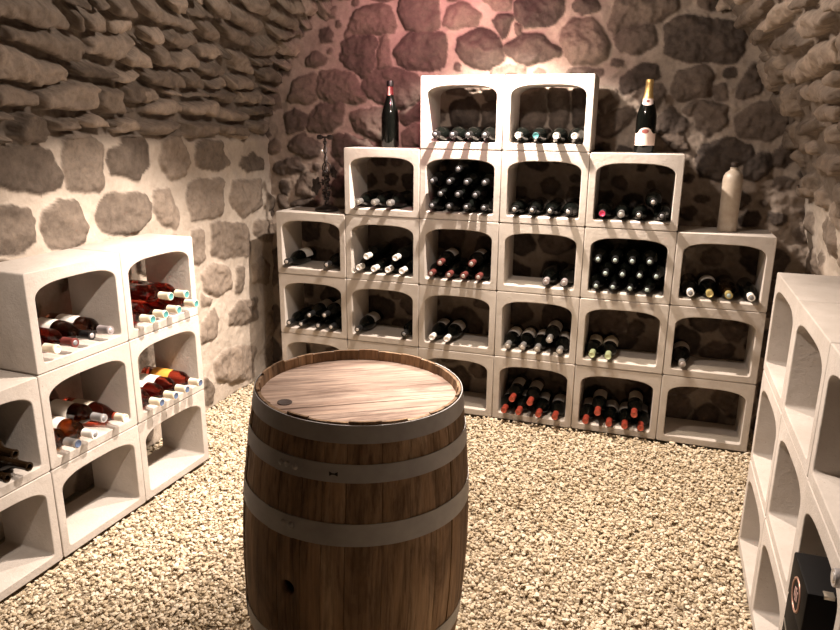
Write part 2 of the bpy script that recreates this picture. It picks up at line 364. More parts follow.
# ------------------------------------------------------------------ noise in numpy
def vnoise(x,y,seed=0):
    r=np.random.default_rng(seed); T=r.random((256,256)); xi=np.floor(x).astype(int); yi=np.floor(y).astype(int); fx=x-xi; fy=y-yi
    fx=fx*fx*(3-2*fx); fy=fy*fy*(3-2*fy); g=lambda a,b:T[a%256,b%256]
    return (g(xi,yi)*(1-fx)+g(xi+1,yi)*fx)*(1-fy)+(g(xi,yi+1)*(1-fx)+g(xi+1,yi+1)*fx)*fy-.5
def fbm(x,y,seed=0,o=4):
    s=0;a=1.
    for i in range(o): s=s+a*vnoise(x*2**i,y*2**i,seed+i); a*=.5
    return s
def sd_poly(px,py,P):
    d=np.full(px.shape,1e9); s=np.ones(px.shape); n=len(P)
    for i in range(n):
        ax,ay=P[i];bx,by=P[i-1]; ex,ey=bx-ax,by-ay; wx,wy=px-ax,py-ay
        t=np.clip((wx*ex+wy*ey)/(ex*ex+ey*ey+1e-12),0,1); dx,dy=wx-ex*t,wy-ey*t; d=np.minimum(d,dx*dx+dy*dy)
        c1=py>=ay;c2=py<by;c3=ex*wy>ey*wx; s=np.where((c1&c2&c3)|(~c1&~c2&~c3),-s,s)
    return s*np.sqrt(d)
def round_poly(P,k=.11):
    q=[]
    n=len(P)
    for i in range(n):
        a,b,c=np.array(P[i-1]),np.array(P[i]),np.array(P[(i+1)%n]); q+= [tuple(b+(a-b)*k),tuple(b*.94+(a+c)*.03),tuple(b+(c-b)*k)]
    return q
class Field:
    """height, stone mask and tint of a rubble face sampled at (u,v) points"""
    def __init__(s,U,V,seed):
        s.U,s.V=U,V; s.h=np.zeros(U.shape); s.m=np.zeros(U.shape); s.t=np.full(U.shape,.5); s.d=np.full(U.shape,9.)
        k=7.; s.wu=U+.016*fbm(U*14,V*14,seed)+.006*fbm(U*60,V*60,seed+20); s.wv=V+.016*fbm(U*14,V*14,seed+9)+.006*fbm(U*60,V*60,seed+31); s.seed=seed
        s.fine=fbm(U*30,V*30,seed+50,4); s.mid=fbm(U*9,V*9,seed+60,4)
    def add(s,P,h,edge,grow=0.,r=random):
        P=round_poly(P); a=np.array(P); lo=a.min(0)-.05; hi=a.max(0)+.05
        idx=np.nonzero((s.U>lo[0])&(s.U<hi[0])&(s.V>lo[1])&(s.V<hi[1]))
        if len(idx[0])==0: return
        u,v=s.wu[idx],s.wv[idx]; d=sd_poly(u,v,P)-grow; c=a.mean(0)
        m=np.clip(.5-d/.008,0,1); tilt=(u-c[0])*r.uniform(-.1,.1)+(v-c[1])*r.uniform(-.12,.12)
        hh=(h*r.uniform(.75,1.25)+tilt)*(1-np.exp(np.minimum(d,0)/edge))+m*(.016*s.mid[idx]+.007*s.fine[idx])*(h/.03)**.5
        s.h[idx]=np.where(d<s.d[idx],np.where(m>0,hh,s.h[idx]),s.h[idx]); s.m[idx]=np.maximum(s.m[idx],m)
        s.t[idx]=np.where(d<0,r.random(),s.t[idx]); s.d[idx]=np.minimum(s.d[idx],d)
def fill(existing,u0,u1,v0,v1,size,aspect,tries,gap,keep=lambda u,v:True,seed=1):
    """more stones where the photographed ones leave room"""
    r=random.Random(seed); n=int((u1-u0)/.02)+1; k=int((v1-v0)/.02)+1
    GU,GV=np.meshgrid(np.linspace(u0,u1,n),np.linspace(v0,v1,k),indexing='ij'); d=np.full(GU.shape,9.)
    def upd(P):
        np.minimum(d,sd_poly(GU,GV,P),out=d)
    for P in existing: upd(P)
    out=[]
    for t in range(tries):
        sc=1.-.72*t/tries; c=(r.uniform(u0,u1),r.uniform(v0,v1))
        if not keep(*c): continue
        a=size*sc*r.uniform(.7,1.25)*aspect**.5; b=size*sc*r.uniform(.7,1.2)/aspect**.5; n_=r.choice([5,6,6,7]); o=r.uniform(0,6.3); rot=r.gauss(0,.12)
        P=[]
        for i in range(n_):
            th=o+2*math.pi*i/n_+r.uniform(-.25,.25); q=(abs(math.cos(th))**4+abs(math.sin(th))**4)**-.25
            x,y=a*q*math.cos(th),b*q*math.sin(th); P.append((c[0]+x*math.cos(rot)-y*math.sin(rot),c[1]+x*math.sin(rot)+y*math.cos(rot)))
        ok=True
        for x,y in P+[c]+[((p[0]+c[0])/2,(p[1]+c[1])/2) for p in P]+[((p[0]+P[i-1][0])/2,(p[1]+P[i-1][1])/2) for i,p in enumerate(P)]:
            i=min(max(int(round((x-u0)/(u1-u0)*(n-1))),0),n-1); j=min(max(int(round((y-v0)/(v1-v0)*(k-1))),0),k-1)
            if d[i,j]<gap: ok=False;break
        if ok: out.append(P); upd(P)
    return out
def attr(me,name,a):
    at=me.attributes.new(name,'FLOAT','POINT'); at.data.foreach_set('value',a.astype(np.float32).ravel())
def grid_faces(n,k,flip=False):
    i,j=np.meshgrid(np.arange(n-1),np.arange(k-1),indexing='ij'); a=(i*k+j).ravel()
    F=np.stack([a,a+k,a+k+1,a+1],1); return F[:,::-1] if flip else F
mm=lambda L:[[(a/1000,b/1000) for a,b in p] for p in L]
# ------------------------------------------------------------------ vault profile (left foot -> crown -> right foot)
PL=np.array([(-.24,0),(-.2,1.0),(-.205,1.36),(-.16,1.65),(-.06,1.86),(.06,2.02),(.27,2.16),(.65,2.33),(1.24,2.44),
 (1.80,2.33),(2.1,2.15),(2.25,2.01),(2.37,1.84),(2.52,1.575),(2.655,1.19),(2.745,.785),(2.78,0)])
seg=np.r_[0,np.cumsum(np.hypot(*np.diff(PL,axis=0).T))]; ss=np.arange(0,seg[-1],.004); px=np.interp(ss,seg,PL[:,0]); pz=np.interp(ss,seg,PL[:,1])
kk=np.hanning(61); kk/=kk.sum()
sm=lambda a:np.convolve(np.r_[2*a[0]-a[30:0:-1],a,2*a[-1]-a[-2:-32:-1]],kk,'valid')
px,pz=sm(px),sm(pz); ss=np.r_[0,np.cumsum(np.hypot(np.diff(px),np.diff(pz)))]; STOT=ss[-1]
tx,tz=np.gradient(px,ss),np.gradient(pz,ss)
LD,LM,RD,BK=mm(LDRY),mm(LMORT),mm(RDRY),mm(BACK)
Y0,Y1=-4.5,.40
fl_m=fill(LM,Y0,.30,.02,1.40,.095,1.05,900,.022,seed=3)
fl_d=fill(LD,Y0,.30,1.46,3.35,.075,1.9,5200,.010,keep=lambda u,v:v<2.5 or u>-3,seed=4)
fl_r=fill(RD,Y0,.30,3.35,5.35,.085,1.15,3400,.012,seed=5)
fl_rm=fill([],Y0,.30,5.38,STOT-.02,.10,1.1,900,.02,seed=6)
yy=np.r_[np.arange(Y0,-1.8,.03),np.arange(-1.8,Y1+.001,.0062)]
def vault_piece(name,s0,s1,fine):
    sv=np.r_[np.arange(s0,s1,fine),s1]; Sg,Yg=np.meshgrid(sv,yy,indexing='ij')
    f=Field(Yg,Sg,40)
    for P in LM+fl_m: f.add(P,.017,.012,.005)
    for P in LD+fl_d: f.add(P,.036,.006,-.004)
    for P in RD+fl_r: f.add(P,.026,.008,-.001)
    for P in fl_rm: f.add(P,.03,.03)
    base=.012*f.mid+.003*f.fine; dryz=(np.clip((Sg-1.42)/.06,0,1)*np.clip((5.42-Sg)/.08,0,1)); base=base-(.038-.024*np.clip((Sg-3.2)/.4,0,1))*dryz*(1-f.m)+np.clip((Sg-3.2)/.5,0,1)*(.012*fbm(Yg*14,Sg*14,61,5))
    h=base+f.h; X=np.interp(Sg,ss,px); Z=np.interp(Sg,ss,pz); nx=np.interp(Sg,ss,tz); nz=-np.interp(Sg,ss,tx)
    V=np.stack([X+nx*h,Yg,Z+nz*h],-1).reshape(-1,3)
    me=np_mesh(name,V,grid_faces(len(sv),len(yy),True)); 
    # dry-laid part: gaps take dark stone colour, not lime, to deepen their shade
    attr(me,'stone',np.maximum(f.m,.85*dryz)); attr(me,'tint',np.where(f.m>.3,f.t,.5-.5*dryz)); me.materials.append(MAT['pointed' if name=='wall_left' else 'wall'])
    o=link(name,me); o['kind']='structure'; return o
vault_piece('wall_left',0.,1.46,.0085); vault_piece('ceiling',1.46,2.75,.006)
vault_piece('ceiling',2.75,4.45,.02); vault_piece('ceiling',4.45,5.30,.006)
vault_piece('wall_right',5.30,STOT,.0085)
# end wall behind the racks
ux=np.arange(-.42,2.95,.0065); uz=np.arange(-.03,2.45,.0065); Ug,Zg=np.meshgrid(ux,uz,indexing='ij'); f=Field(Ug,Zg,90)
hidden=fill(BK,-.3,2.8,.03,2.5,.085,1.15,2600,.026,keep=lambda u,v:v<.95 or v>2.2,seed=8)
chinks=fill(BK+hidden,-.3,2.8,.95,2.3,.050,1.2,2600,.024,seed=18)
for P in BK: f.add(P,.032,.020,.013)
for P in hidden: f.add(P,.026,.014,.020)
for P in chinks: f.add(P,.018,.014,.006)
h=.016*f.mid+.005*f.fine+f.h
rough=np.clip((Ug-1.5)/.5,0,1)*(.030*fbm(Ug*9,Zg*9,5,5)+.012*fbm(Ug*30,Zg*30,6,4))          # right-hand side is less carefully pointed
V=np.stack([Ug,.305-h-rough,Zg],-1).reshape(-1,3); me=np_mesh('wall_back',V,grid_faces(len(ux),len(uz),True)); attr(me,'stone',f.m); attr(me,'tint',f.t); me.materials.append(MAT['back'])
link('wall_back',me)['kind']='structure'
# wall behind the photographer
ux=np.arange(-.42,2.95,.03); uz=np.arange(-.03,2.62,.03); Ug,Zg=np.meshgrid(ux,uz,indexing='ij'); f=Field(Ug,Zg,120)
for P in fill([],-.3,2.8,.03,2.5,.11,1.2,900,.03,seed=9): f.add(P,.03,.025)
V=np.stack([Ug,-4.42+f.h+.012*f.mid,Zg],-1).reshape(-1,3); me=np_mesh('wall_front',V,grid_faces(len(ux),len(uz))); attr(me,'stone',f.m); attr(me,'tint',f.t); me.materials.append(MAT['wall'])
link('wall_front',me)['kind']='structure'
# ------------------------------------------------------------------ floor and gravel
me=mesh_from('floor',[(-.45,-4.6,-.022),(2.95,-4.6,-.022),(2.95,.5,-.022),(-.45,.5,-.022)],[(0,1,2,3)]); me.materials.append(MAT['ground']); link('floor',me)['kind']='structure'
def gravel():
    bm=bmesh.new(); bmesh.ops.create_icosphere(bm,subdivisions=1,radius=1); base=np.array([v.co[:] for v in bm.verts]); tri=np.array([[v.index for v in f.verts] for f in bm.faces]); bm.free()
    N=105000; y=RNG.uniform(-3.3,.25,N); x=RNG.uniform(-.27,2.70,N)
    keep=~((x<.119+.0428*(y+.9055))&(y<-.90))&~((x>2.398)&(y<-.828))&~((y>-.004)&(x>-.004)&(x<2.524))&~((x-1.272)**2+(y+1.869)**2<.268**2)
    x,y=x[keep],y[keep]; N=len(x)
    size=RNG.lognormal(math.log(.0063),.30,N).clip(.0032,.012)
    ax=np.stack([RNG.uniform(.8,1.35,N),RNG.uniform(.65,1.0,N),RNG.uniform(.45,.8,N)],1)*size[:,None]
    var=base[None]*(1+RNG.uniform(-.24,.24,(24,12,1))); V=var[RNG.integers(0,24,N)]*ax[:,None,:]
    a=RNG.uniform(0,6.283,N); t=RNG.normal(0,.45,N); b=RNG.uniform(0,6.283,N)
    def rot(axis,an):
        c,s=np.cos(an),np.sin(an); R=np.zeros((N,3,3)); i,j=[(1,2),(0,2),(0,1)][axis]; R[:,axis,axis]=1; R[:,i,i]=c;R[:,j,j]=c;R[:,i,j]=-s;R[:,j,i]=s; return R
    R=rot(2,a)@rot(0,t)@rot(2,b); V=np.einsum('nij,nkj->nki',R,V)
    hump=.004*fbm(x*3,y*3,77)+.002*fbm(x*11,y*11,78)
    z=RNG.uniform(-.016,.000,N)+hump
    V=V+np.stack([x,y,z],1)[:,None,:]; F=(tri[None]+12*np.arange(N)[:,None,None]).reshape(-1,3)
    me=np_mesh('gravel',V.reshape(-1,3),F,False); me.materials.append(MAT['gravel'])
    tag(link('gravel',me),'pale limestone gravel spread over the cellar floor','gravel',kind='stuff')
gravel()
# ------------------------------------------------------------------ wine bins
def bin_mesh():
    bv=.0035; cu=bpy.data.curves.new('bin','CURVE'); cu.dimensions='2D'; cu.fill_mode='BOTH'
    def spl(P):
        s=cu.splines.new('POLY'); s.points.add(len(P)-1); s.use_cyclic_u=True
        for q,(x,z) in zip(s.points,P): q.co=(x,z,0,1)
    e=.001+bv; q=.005; spl([(a+q*math.cos(t+k*.5236),b+q*math.sin(t+k*.5236)) for a,b,t in ((e+q,e+q,math.pi),(W-e-q,e+q,1.5*math.pi),(W-e-q,H-e-q,0),(e+q,H-e-q,.5*math.pi)) for k in range(4)])
    x0,x1,zb,zs,za=.034-bv,.386+bv,.035-bv,.252,.303+bv; rc=.014; P=[]
    for i in range(5): a=math.pi+math.pi/2*i/4; P.append((x0+rc+rc*math.cos(a),zb+rc+rc*math.sin(a)))
    for i in range(5): a=1.5*math.pi+math.pi/2*i/4; P.append((x1-rc+rc*math.cos(a),zb+rc+rc*math.sin(a)))
    c=(x0+x1)/2; hw=(x1-x0)/2
    for i in range(25):
        a=math.pi*i/24; P.append((c+hw*math.copysign(abs(math.cos(a))**.62,math.cos(a)),zs+(za-zs)*math.sin(a)**.86))
    spl(P[::-1]); cu.extrude=D/2-bv; cu.bevel_depth=bv; cu.bevel_resolution=2
    o=bpy.data.objects.new('tmp',cu); COL.objects.link(o); dg=bpy.context.evaluated_depsgraph_get(); dg.update()
    me=bpy.data.meshes.new_from_object(o.evaluated_get(dg)); bpy.data.objects.remove(o); bpy.data.curves.remove(cu)
    # curve plane (x,y) -> (x,z), front at y=0
    me.transform(Matrix(((1,0,0,0),(0,0,1,D/2),(0,1,0,0),(0,0,0,1)))); me.flip_normals()
    bm=bmesh.new(); bm.from_mesh(me); bmesh.ops.recalc_face_normals(bm,faces=bm.faces); bm.to_mesh(me); bm.free()
    me.materials.clear(); me.materials.append(MAT['bin']); me.polygons.foreach_set('use_smooth',[True]*len(me.polygons)); me.set_sharp_from_angle(angle=math.radians(35)); return me
BIN=bin_mesh(); BIN.name='wine_bin'
def frame(rack,col,row):
    z=row*H
    if rack=='back': return Matrix.Translation((col*W,0,z))
    if rack=='left': th=-.0428; p=(.1172+math.sin(th)*(col+1)*W,-.9055-math.cos(th)*(col+1)*W,z); rz=math.pi/2+th
    else: th=-.0051; p=(2.4005+math.sin(th)*col*W,-.8321-math.cos(th)*col*W,z); rz=-math.pi/2+th
    return Matrix.Translation(p)@Matrix.Rotation(rz,4,'Z')
RB={4:'top row',3:'second row',2:'third row',1:'fourth row',0:'bottom row'}
ORD=['first','second','third','fourth','fifth','sixth']
bins={}
def put_bin(rack,col,row,label,group):
    o=link('wine_bin',BIN,mw=frame(rack,col,row)@Matrix.Translation((0,random.uniform(0,.003),0)))
    bins[rack,col,row]=o; tag(o,label,'wine bin',group)
CONT={(2,4):'four dark bottles lying in it',(3,4):'pale and teal tipped bottles',(1,3):'three silver-necked bottles',(2,3):'packed with grey-tipped dark bottles',(3,3):'four silver-tipped bottles',(4,3):'a red-tipped bottle at left',
(0,2):'two bottles at its sides',(1,2):'six white-necked bottles',(2,2):'six maroon-necked bottles',(3,2):'two bottles at its right',(4,2):'packed with twelve dark bottles',(5,2):'white and gold necked bottles',
(0,1):'six silver-tipped bottles',(1,1):'a lone bottle at each side',(2,1):'two white-necked bottles',(3,1):'five labelled bottles',(4,1):'two green-necked bottles',(5,1):'one bottle at left',
(0,0):'empty, behind the barrel',(1,0):'hidden low behind the barrel',(2,0):'empty, right of the barrel',(3,0):'red-necked bottles, left of two such',(4,0):'red-necked bottles, right of two such',(5,0):'empty, on the gravel at right'}
first={0:0,1:0,2:0,3:1,4:2}
for (c,r) in sorted(CONT,key=lambda k:(k[1],k[0])):
    put_bin('back',c,r,'pale stone wine bin, back rack %s, %s'%(RB[r],CONT[c,r]),'stone wine bins of the back rack')
LB={(0,2):'top of the far left column, teal-tipped bottles',(0,1):'middle of the far left column, navy-tipped bottles',(0,0):'bottom of the far left column, empty',
(1,2):'top of the second left column, four mixed bottles',(1,1):'middle of the second left column, amber bottles',(1,0):'bottom of the second left column, empty',
(2,1):'upper one at the left edge, open brown bottles',(2,0):'lower one at the left edge, empty'}
for (c,r),t in LB.items(): put_bin('left',c,r,'white stone wine bin, '+t,'stone wine bins of the left rack')
RL=['bottom','middle','top']; RCn=['farthest column','second-farthest column','third-farthest column','nearest column']
for c in range(4):
    for r in range(3):
        ex={(2,1):', black case inside',(3,2):', bottle neck sticking out'}.get((c,r),', empty')
        put_bin('right',c,r,'white stone bin in the right rack, %s of the %s%s'%(RL[r],RCn[c],ex),'stone wine bins of the right rack')
# ------------------------------------------------------------------ bottles
SHAPE={'bordeaux':(.0375,[(0,.006),(.020,.004),(.030,.0),(.0355,.0015),(.0375,.006),(.0375,.185),(.0365,.196),(.0325,.207),(.025,.219),(.0178,.230),(.0148,.242),(.0143,.288),(.0158,.2885),(.0158,.294),(.0138,.2955),(.0095,.2955),(.009,.285),(0,.285)]),
'burgundy':(.0405,[(0,.008),(.022,.005),(.032,.0),(.0385,.0015),(.0405,.006),(.0405,.150),(.0390,.168),(.0345,.188),(.0275,.208),(.0200,.228),(.0158,.246),(.0145,.262),(.0143,.288),(.0158,.2885),(.0158,.294),(.0138,.2955),(.0095,.2955),(.009,.285),(0,.285)]),
'champagne':(.0455,[(0,.010),(.024,.006),(.036,.0),(.043,.0015),(.0455,.007),(.0455,.150),(.0440,.170),(.0390,.195),(.0315,.219),(.0235,.243),(.0185,.264),(.0160,.285),(.0152,.312),(.0150,.318),(0,.3185)])}
BM={}
def bmesh_of(shape,glassname):
    k=(shape,glassname)
    if k not in BM:
        me=lathe('wine_bottle',SHAPE[shape][1],28); me.materials.append(MAT[glassname]); BM[k]=me
    return BM[k]
CM={}
def cap_mesh(k,length=.055):
    if ('c',k) not in CM:
        L=.2975; me=lathe('capsule',[(.0152,L-length),(.0154,L-length),(.0152,L-.012),(.0166,L-.0105),(.0166,L-.002),(.0158,L),(.0128,L),(.0098,L-.0012)],20); me.materials.append(CAP[k]); CM['c',k]=me
    return CM['c',k]
def tip_mesh(k):
    if ('t',k) not in CM:
        L=.2975
        P=[(.0100,L-.0010),(.0088,L+.0006),(.005,L+.0016),(0,L+.0020)] if k in ('grey','silver','mint','mauve') else [(.0140,L+.0004),(.0124,L+.0010),(.0112,L+.0002),(.0104,L-.0006),(0,L-.0004)]
        me=lathe('capsule_top',P,20); me.materials.append(TIP[k]); CM['t',k]=me
    return CM['t',k]
def label_mesh(shape,k):
    if (shape,k) not in CM:
        r=SHAPE[shape][0]+.0005; z0,z1=(.055,.150) if shape=='bordeaux' else (.05,.135)
        me=lathe('label',[(r,z0),(r,z1)],18,-1.25,1.25); me.materials.append(LAB[k]); CM[shape,k]=me
        if shape=='bordeaux':
            bmx=bmesh.new(); bmx.from_mesh(me); bmx.to_mesh(me); bmx.free()
    return CM[shape,k]
def bottle(mw,shape,glassname,cap,tip,lab,label,group):
    o=link('wine_bottle',bmesh_of(shape,glassname),mw=mw); tag(o,label,'bottle',group)
    if cap!='bare':
        c=link('capsule',cap_mesh(cap),parent=o); link('capsule_top',tip_mesh(tip),parent=c)
    if lab: link('label',label_mesh(shape,lab),parent=o)
    return o
LIE=Matrix.Rotation(math.pi/2,4,'X')       # bottle axis +z -> -y (neck towards the room)
FLOOR=.0358
def fill_bin(rack,col,row,items,group,protrude=.035,style=None):
    """items: (u, layer, shape, glass, cap, tip, label_paper, text) ; upper layers rest on the bottles below"""
    fr=bins[rack,col,row].matrix_world; done=[]; G=.0014
    its=[dict(u=i[0],lay=i[1],r=SHAPE[i[2]][0],i=i) for i in items]; lo,hi=.0365,.3835
    for lay in sorted({q['lay'] for q in its}):
        L=sorted([q for q in its if q['lay']==lay],key=lambda q:q['u'])
        for k in range(60):
            for q in L: q['u']=min(max(q['u'],lo+q['r']),hi-q['r'])
            for q in L:
                q['z']=FLOOR+q['r']
                for p in its:
                    if p['lay']<lay:
                        dd=(q['r']+p['r']+G)**2-(q['u']-p['u'])**2
                        if dd>0: q['z']=max(q['z'],p['z']+math.sqrt(dd))
            for p,q in zip(L,L[1:]):
                dd=(q['r']+p['r']+G)**2-(q['z']-p['z'])**2
                if dd>0:
                    e=math.sqrt(dd)-(q['u']-p['u'])
                    if e>0: p['u']-=e*.55; q['u']+=e*.55
    for q in its:
        i=q['i']; extra=i[8] if len(i)>8 else 0.
        mw=fr@Matrix.Translation((q['u'],.2955-protrude-extra+random.uniform(-.003,.003),q['z']))@Matrix.Rotation(random.uniform(-.002,.002),4,'Z')@LIE@Matrix.Rotation(math.pi/2+random.uniform(-.5,.5),4,'Z')
        bottle(mw,i[2],i[3],i[4],i[5],i[6],i[7],group)
    for k,q in enumerate(its):
        for p in its[:k]:
            if math.hypot(q['u']-p['u'],q['z']-p['z'])<q['r']+p['r']: print('OVERLAP',rack,col,row,q['i'][7],'|',p['i'][7],q['u']-p['u'])
def row(us,lay,shape,gl,cap,tip,lab,texts,ex=0.): return [(u,lay,shape,gl,cap,tip,lab,t,ex) for u,t in zip(us,texts)]
def nth(n): return {2:['left','right'],3:['left','middle','right'],4:['leftmost','second from left','third from left','rightmost'],5:['leftmost','second','third','fourth','rightmost']}[n]
def seq(fmt,n): return [fmt%p for p in nth(n)]
B=lambda c,r,items,g,**k: fill_bin('back',c,r,items,g,**k)
B(2,4,row([.089,.178,.257,.34],0,'bordeaux','dark','black','grey',None,seq("dark bottle, %s of the four in the back rack's top left bin",4)),'bottles in the top left bin')
t=nth(4); B(3,4,[(.082,0,'bordeaux','dark','silver','cream',None,"cream-tipped bottle, leftmost in the back rack's top right bin"),(.166,0,'bordeaux','dark','black','teal',None,"teal-tipped bottle in the back rack's top right bin"),
 (.262,0,'bordeaux','dark','silver','cream',None,"pale-tipped bottle, third along the back rack's top right bin"),(.345,0,'bordeaux','dark','silver','cream',None,"pale-tipped bottle, rightmost in the back rack's top right bin")],'bottles in the top right bin')
B(1,3,row([.092,.182,.268],0,'burgundy','dark','silver','silver',None,seq('silver-necked bottle, %s of three beneath the standing dark sparkling bottle',3)),'bottles in the bin beneath the standing dark bottle')
g="bottles in the packed second-row bin"; hx=.0895; u0=.0775
B(2,3,row([u0+i*hx for i in range(4)],0,'bordeaux','dark','black','grey',None,seq('grey-tipped dark bottle, lowest layer, %s, packed second-row bin',4))+
 row([u0+(i+.5)*hx for i in range(3)],1,'bordeaux','dark','black','grey',None,seq('grey-tipped dark bottle, second layer up, %s, packed second-row bin',3))+
 row([u0+i*hx for i in range(4)],2,'bordeaux','dark','black','grey',None,seq('grey-tipped dark bottle, third layer up, %s, packed second-row bin',4))+
 row([u0+1.5*hx],3,'bordeaux','dark','black','grey',None,['grey-tipped dark bottle alone at the top of the packed second-row bin']),g)
B(3,3,row([.08,.165,.253,.339],0,'bordeaux','dark','black','silver',None,seq('silver-tipped dark bottle, %s in the second-row third bin',4)),'bottles in the third bin of the second row')
B(4,3,[(.077,0,'bordeaux','dark','black','pink',None,'red-tipped dark bottle beneath the white-labelled champagne bottle'),(.163,0,'bordeaux','dark','silver','silver',None,'silver-tipped bottle right beside the red-tipped one, second row'),
 (.243,0,'bordeaux','dark','black','silver',None,'third bottle along the bin under the champagne bottle'),(.344,0,'bordeaux','dark','black','grey',None,'lower right bottle in the bin under the champagne bottle'),(.30,1,'bordeaux','dark','black','silver',None,'raised bottle lying on two others under the champagne bottle')],'bottles in the bin under the champagne bottle')
B(0,2,[(.072,0,'burgundy','dark','black','silver','white','bottle with pale label, left, in the bin under the metal stand'),(.32,0,'burgundy','dark','black','silver',None,'bottle in the right corner of the bin under the metal stand')],'bottles in the bin under the metal stand')
B(1,2,row([.09,.178,.257,.337],0,'bordeaux','dark','white','white',None,seq('white-necked bottle, lower layer, %s, third-row second bin',4))+row([.136,.300],1,'bordeaux','dark','white','white',None,seq('white-necked bottle, upper %s, third-row second bin',2)),'white-necked bottles in the third row')
B(2,2,row([.078,.174,.252,.331],0,'bordeaux','dark','maroon','silver',None,seq('maroon-necked bottle, lower layer, %s, third-row third bin',4))+row([.126,.292],1,'bordeaux','dark','maroon','silver','grey',seq('maroon-necked bottle, upper %s, third-row third bin',2)),'maroon-necked bottles in the third row')
B(3,2,row([.252,.34],0,'burgundy','dark','mauve','mauve',None,seq('mauve-necked bottle, %s of two in a near-empty third-row bin',2)),'two bottles in the third row')
h4=.0785; u0=.0745
B(4,2,row([u0+i*h4 for i in range(4)],0,'bordeaux','dark','black','mint',None,seq('dark bottle, lowest layer, %s, third-row bin of twelve',4))+
 row([u0+(i+.5)*h4 for i in range(4)],1,'bordeaux','dark','black','mint',None,seq('dark bottle, middle layer, %s, third-row bin of twelve',4))+
 row([u0+i*h4 for i in range(4)],2,'bordeaux','dark','black','mint',None,seq('dark bottle, highest layer, %s, third-row bin of twelve',4)),'bottles in the bin of twelve')
B(5,2,[(.083,0,'bordeaux','dark','white','grey',None,'white-necked bottle at left under the stoneware bottle'),(.166,0,'burgundy','dark','gold','gold','white','gold-necked bottle with white label under the stoneware bottle'),
 (.248,0,'burgundy','brown','gold','mint',None,'brown bottle with olive neck under the stoneware bottle'),(.342,0,'bordeaux','dark','white','grey',None,'white-necked bottle at right under the stoneware bottle')],'bottles in the bin under the stoneware bottle')
B(0,1,row([.075,.152,.255,.337],0,'bordeaux','dark','black','silver',None,seq('silver-tipped bottle, lower layer, %s, fourth-row first bin',4))+row([.205,.298],1,'bordeaux','dark','black','silver','grey',seq('silver-tipped bottle, upper %s, fourth-row first bin',2)),'bottles in the first bin of the fourth row')
B(1,1,[(.075,0,'burgundy','dark','black','silver','grey','lone bottle with grey label at left, fourth-row second bin'),(.343,0,'bordeaux','dark','black','grey',None,'lone dark bottle at right, fourth-row second bin',-.02)],'bottles in the second bin of the fourth row')
B(2,1,row([.087,.170],0,'burgundy','dark','white','white','grey',seq('white-necked bottle, %s of two above the barrel, fourth row',2)),'two bottles above the barrel')
B(3,1,row([.075,.1505,.226,.34],0,'bordeaux','dark','silver','silver','white',seq('silver-necked labelled bottle, lower layer, %s, fourth-row fourth bin',4))+[(.286,1,'bordeaux','dark','silver','silver','white','silver-necked labelled bottle lying on top, fourth-row fourth bin')],'labelled bottles in the fourth row')
B(4,1,row([.08,.157],0,'bordeaux','dark','green','green','cream',seq('green-necked bottle, %s of two in the fourth row',2)),'green-necked bottles')
B(5,1,[(.082,0,'burgundy','dark','silver','mauve','grey','single bottle with grey neck at left, fourth-row last bin')],'single bottle in the last bin')
B(3,0,row([.075,.151,.255,.340],0,'bordeaux','dark','red','red','grey',seq('red-necked bottle, lower layer, %s, bottom-row fourth bin',4))+row([.113,.207],1,'bordeaux','dark','red','red','grey',seq('red-necked bottle, upper %s, bottom-row fourth bin',2)),'red-necked bottles in the bottom row',protrude=.05)
B(4,0,row([.075,.190,.266,.342],0,'bordeaux','dark','red','red','grey',seq('red-necked bottle, lower layer, %s, bottom-row fifth bin',4))+row([.130,.306],1,'bordeaux','dark','red','red','grey',seq('red-necked bottle, upper %s, bottom-row fifth bin',2)),'red-necked bottles in the bottom row',protrude=.05)
# left rack: u runs from the near end; s in the notes runs from the far end
Lf=lambda c,r,items,g,**k: fill_bin('left',c,r,items,g,**k)
def far(us): return [W-u for u in us]
Lf(0,2,row(far([.342,.262,.184,.075]),0,'bordeaux','rose','cream','teal',None,['teal-tipped rose bottle, lower layer, %s, far left top bin'%q for q in ('nearest','second nearest','third nearest','farthest')])+
 row(far([.223,.13]),1,'bordeaux','rose','cream','teal',None,['teal-tipped rose bottle, upper nearer one, far left top bin','teal-tipped rose bottle, upper farther one, far left top bin']),'teal-tipped rose bottles',protrude=.052)
Lf(0,1,row(far([.342,.262,.186]),0,'bordeaux','rose','cream','navy','white',['navy-tipped rose bottle, %s, far left middle bin'%q for q in ('nearest','second nearest','third nearest')])+
 row(far([.100]),0,'bordeaux','rose','cream','navy','orange',['navy-tipped rose bottle with orange label, far left middle bin']),'navy-tipped rose bottles',protrude=.06)
Lf(1,2,[(W-.342,0,'bordeaux','rose','cream','cream',None,'cream-capped bottle, nearest in the second left column top bin'),(W-.264,0,'bordeaux','rose','oxblood','grey',None,'dark red-capped bottle, second left column top bin'),
 (W-.186,0,'burgundy','bronze','black','mauve','white','brown bottle with white label and black cap, left rack'),(W-.10,0,'bordeaux','bronze','mauve','mauve','white','grey-purple capped bottle, farthest in second left column top bin')],'mixed bottles in the second left column',protrude=.012)
Lf(1,1,[(W-.335,0,'bordeaux','amber','silver','navy','white','amber bottle with clear neck, nearest, second left column middle bin'),(W-.255,0,'bordeaux','amber','white','grey','white','amber bottle with white neck, second left column middle bin'),
 (W-.105,0,'burgundy','rose','cream','cream','cream','rose bottle with tan neck, farthest, second left column middle bin'),(W-.180,1,'bordeaux','bronze','grey','grey','white','grey-necked bottle lying on top, second left column middle bin',-.03)],'amber and rose bottles',protrude=.045)
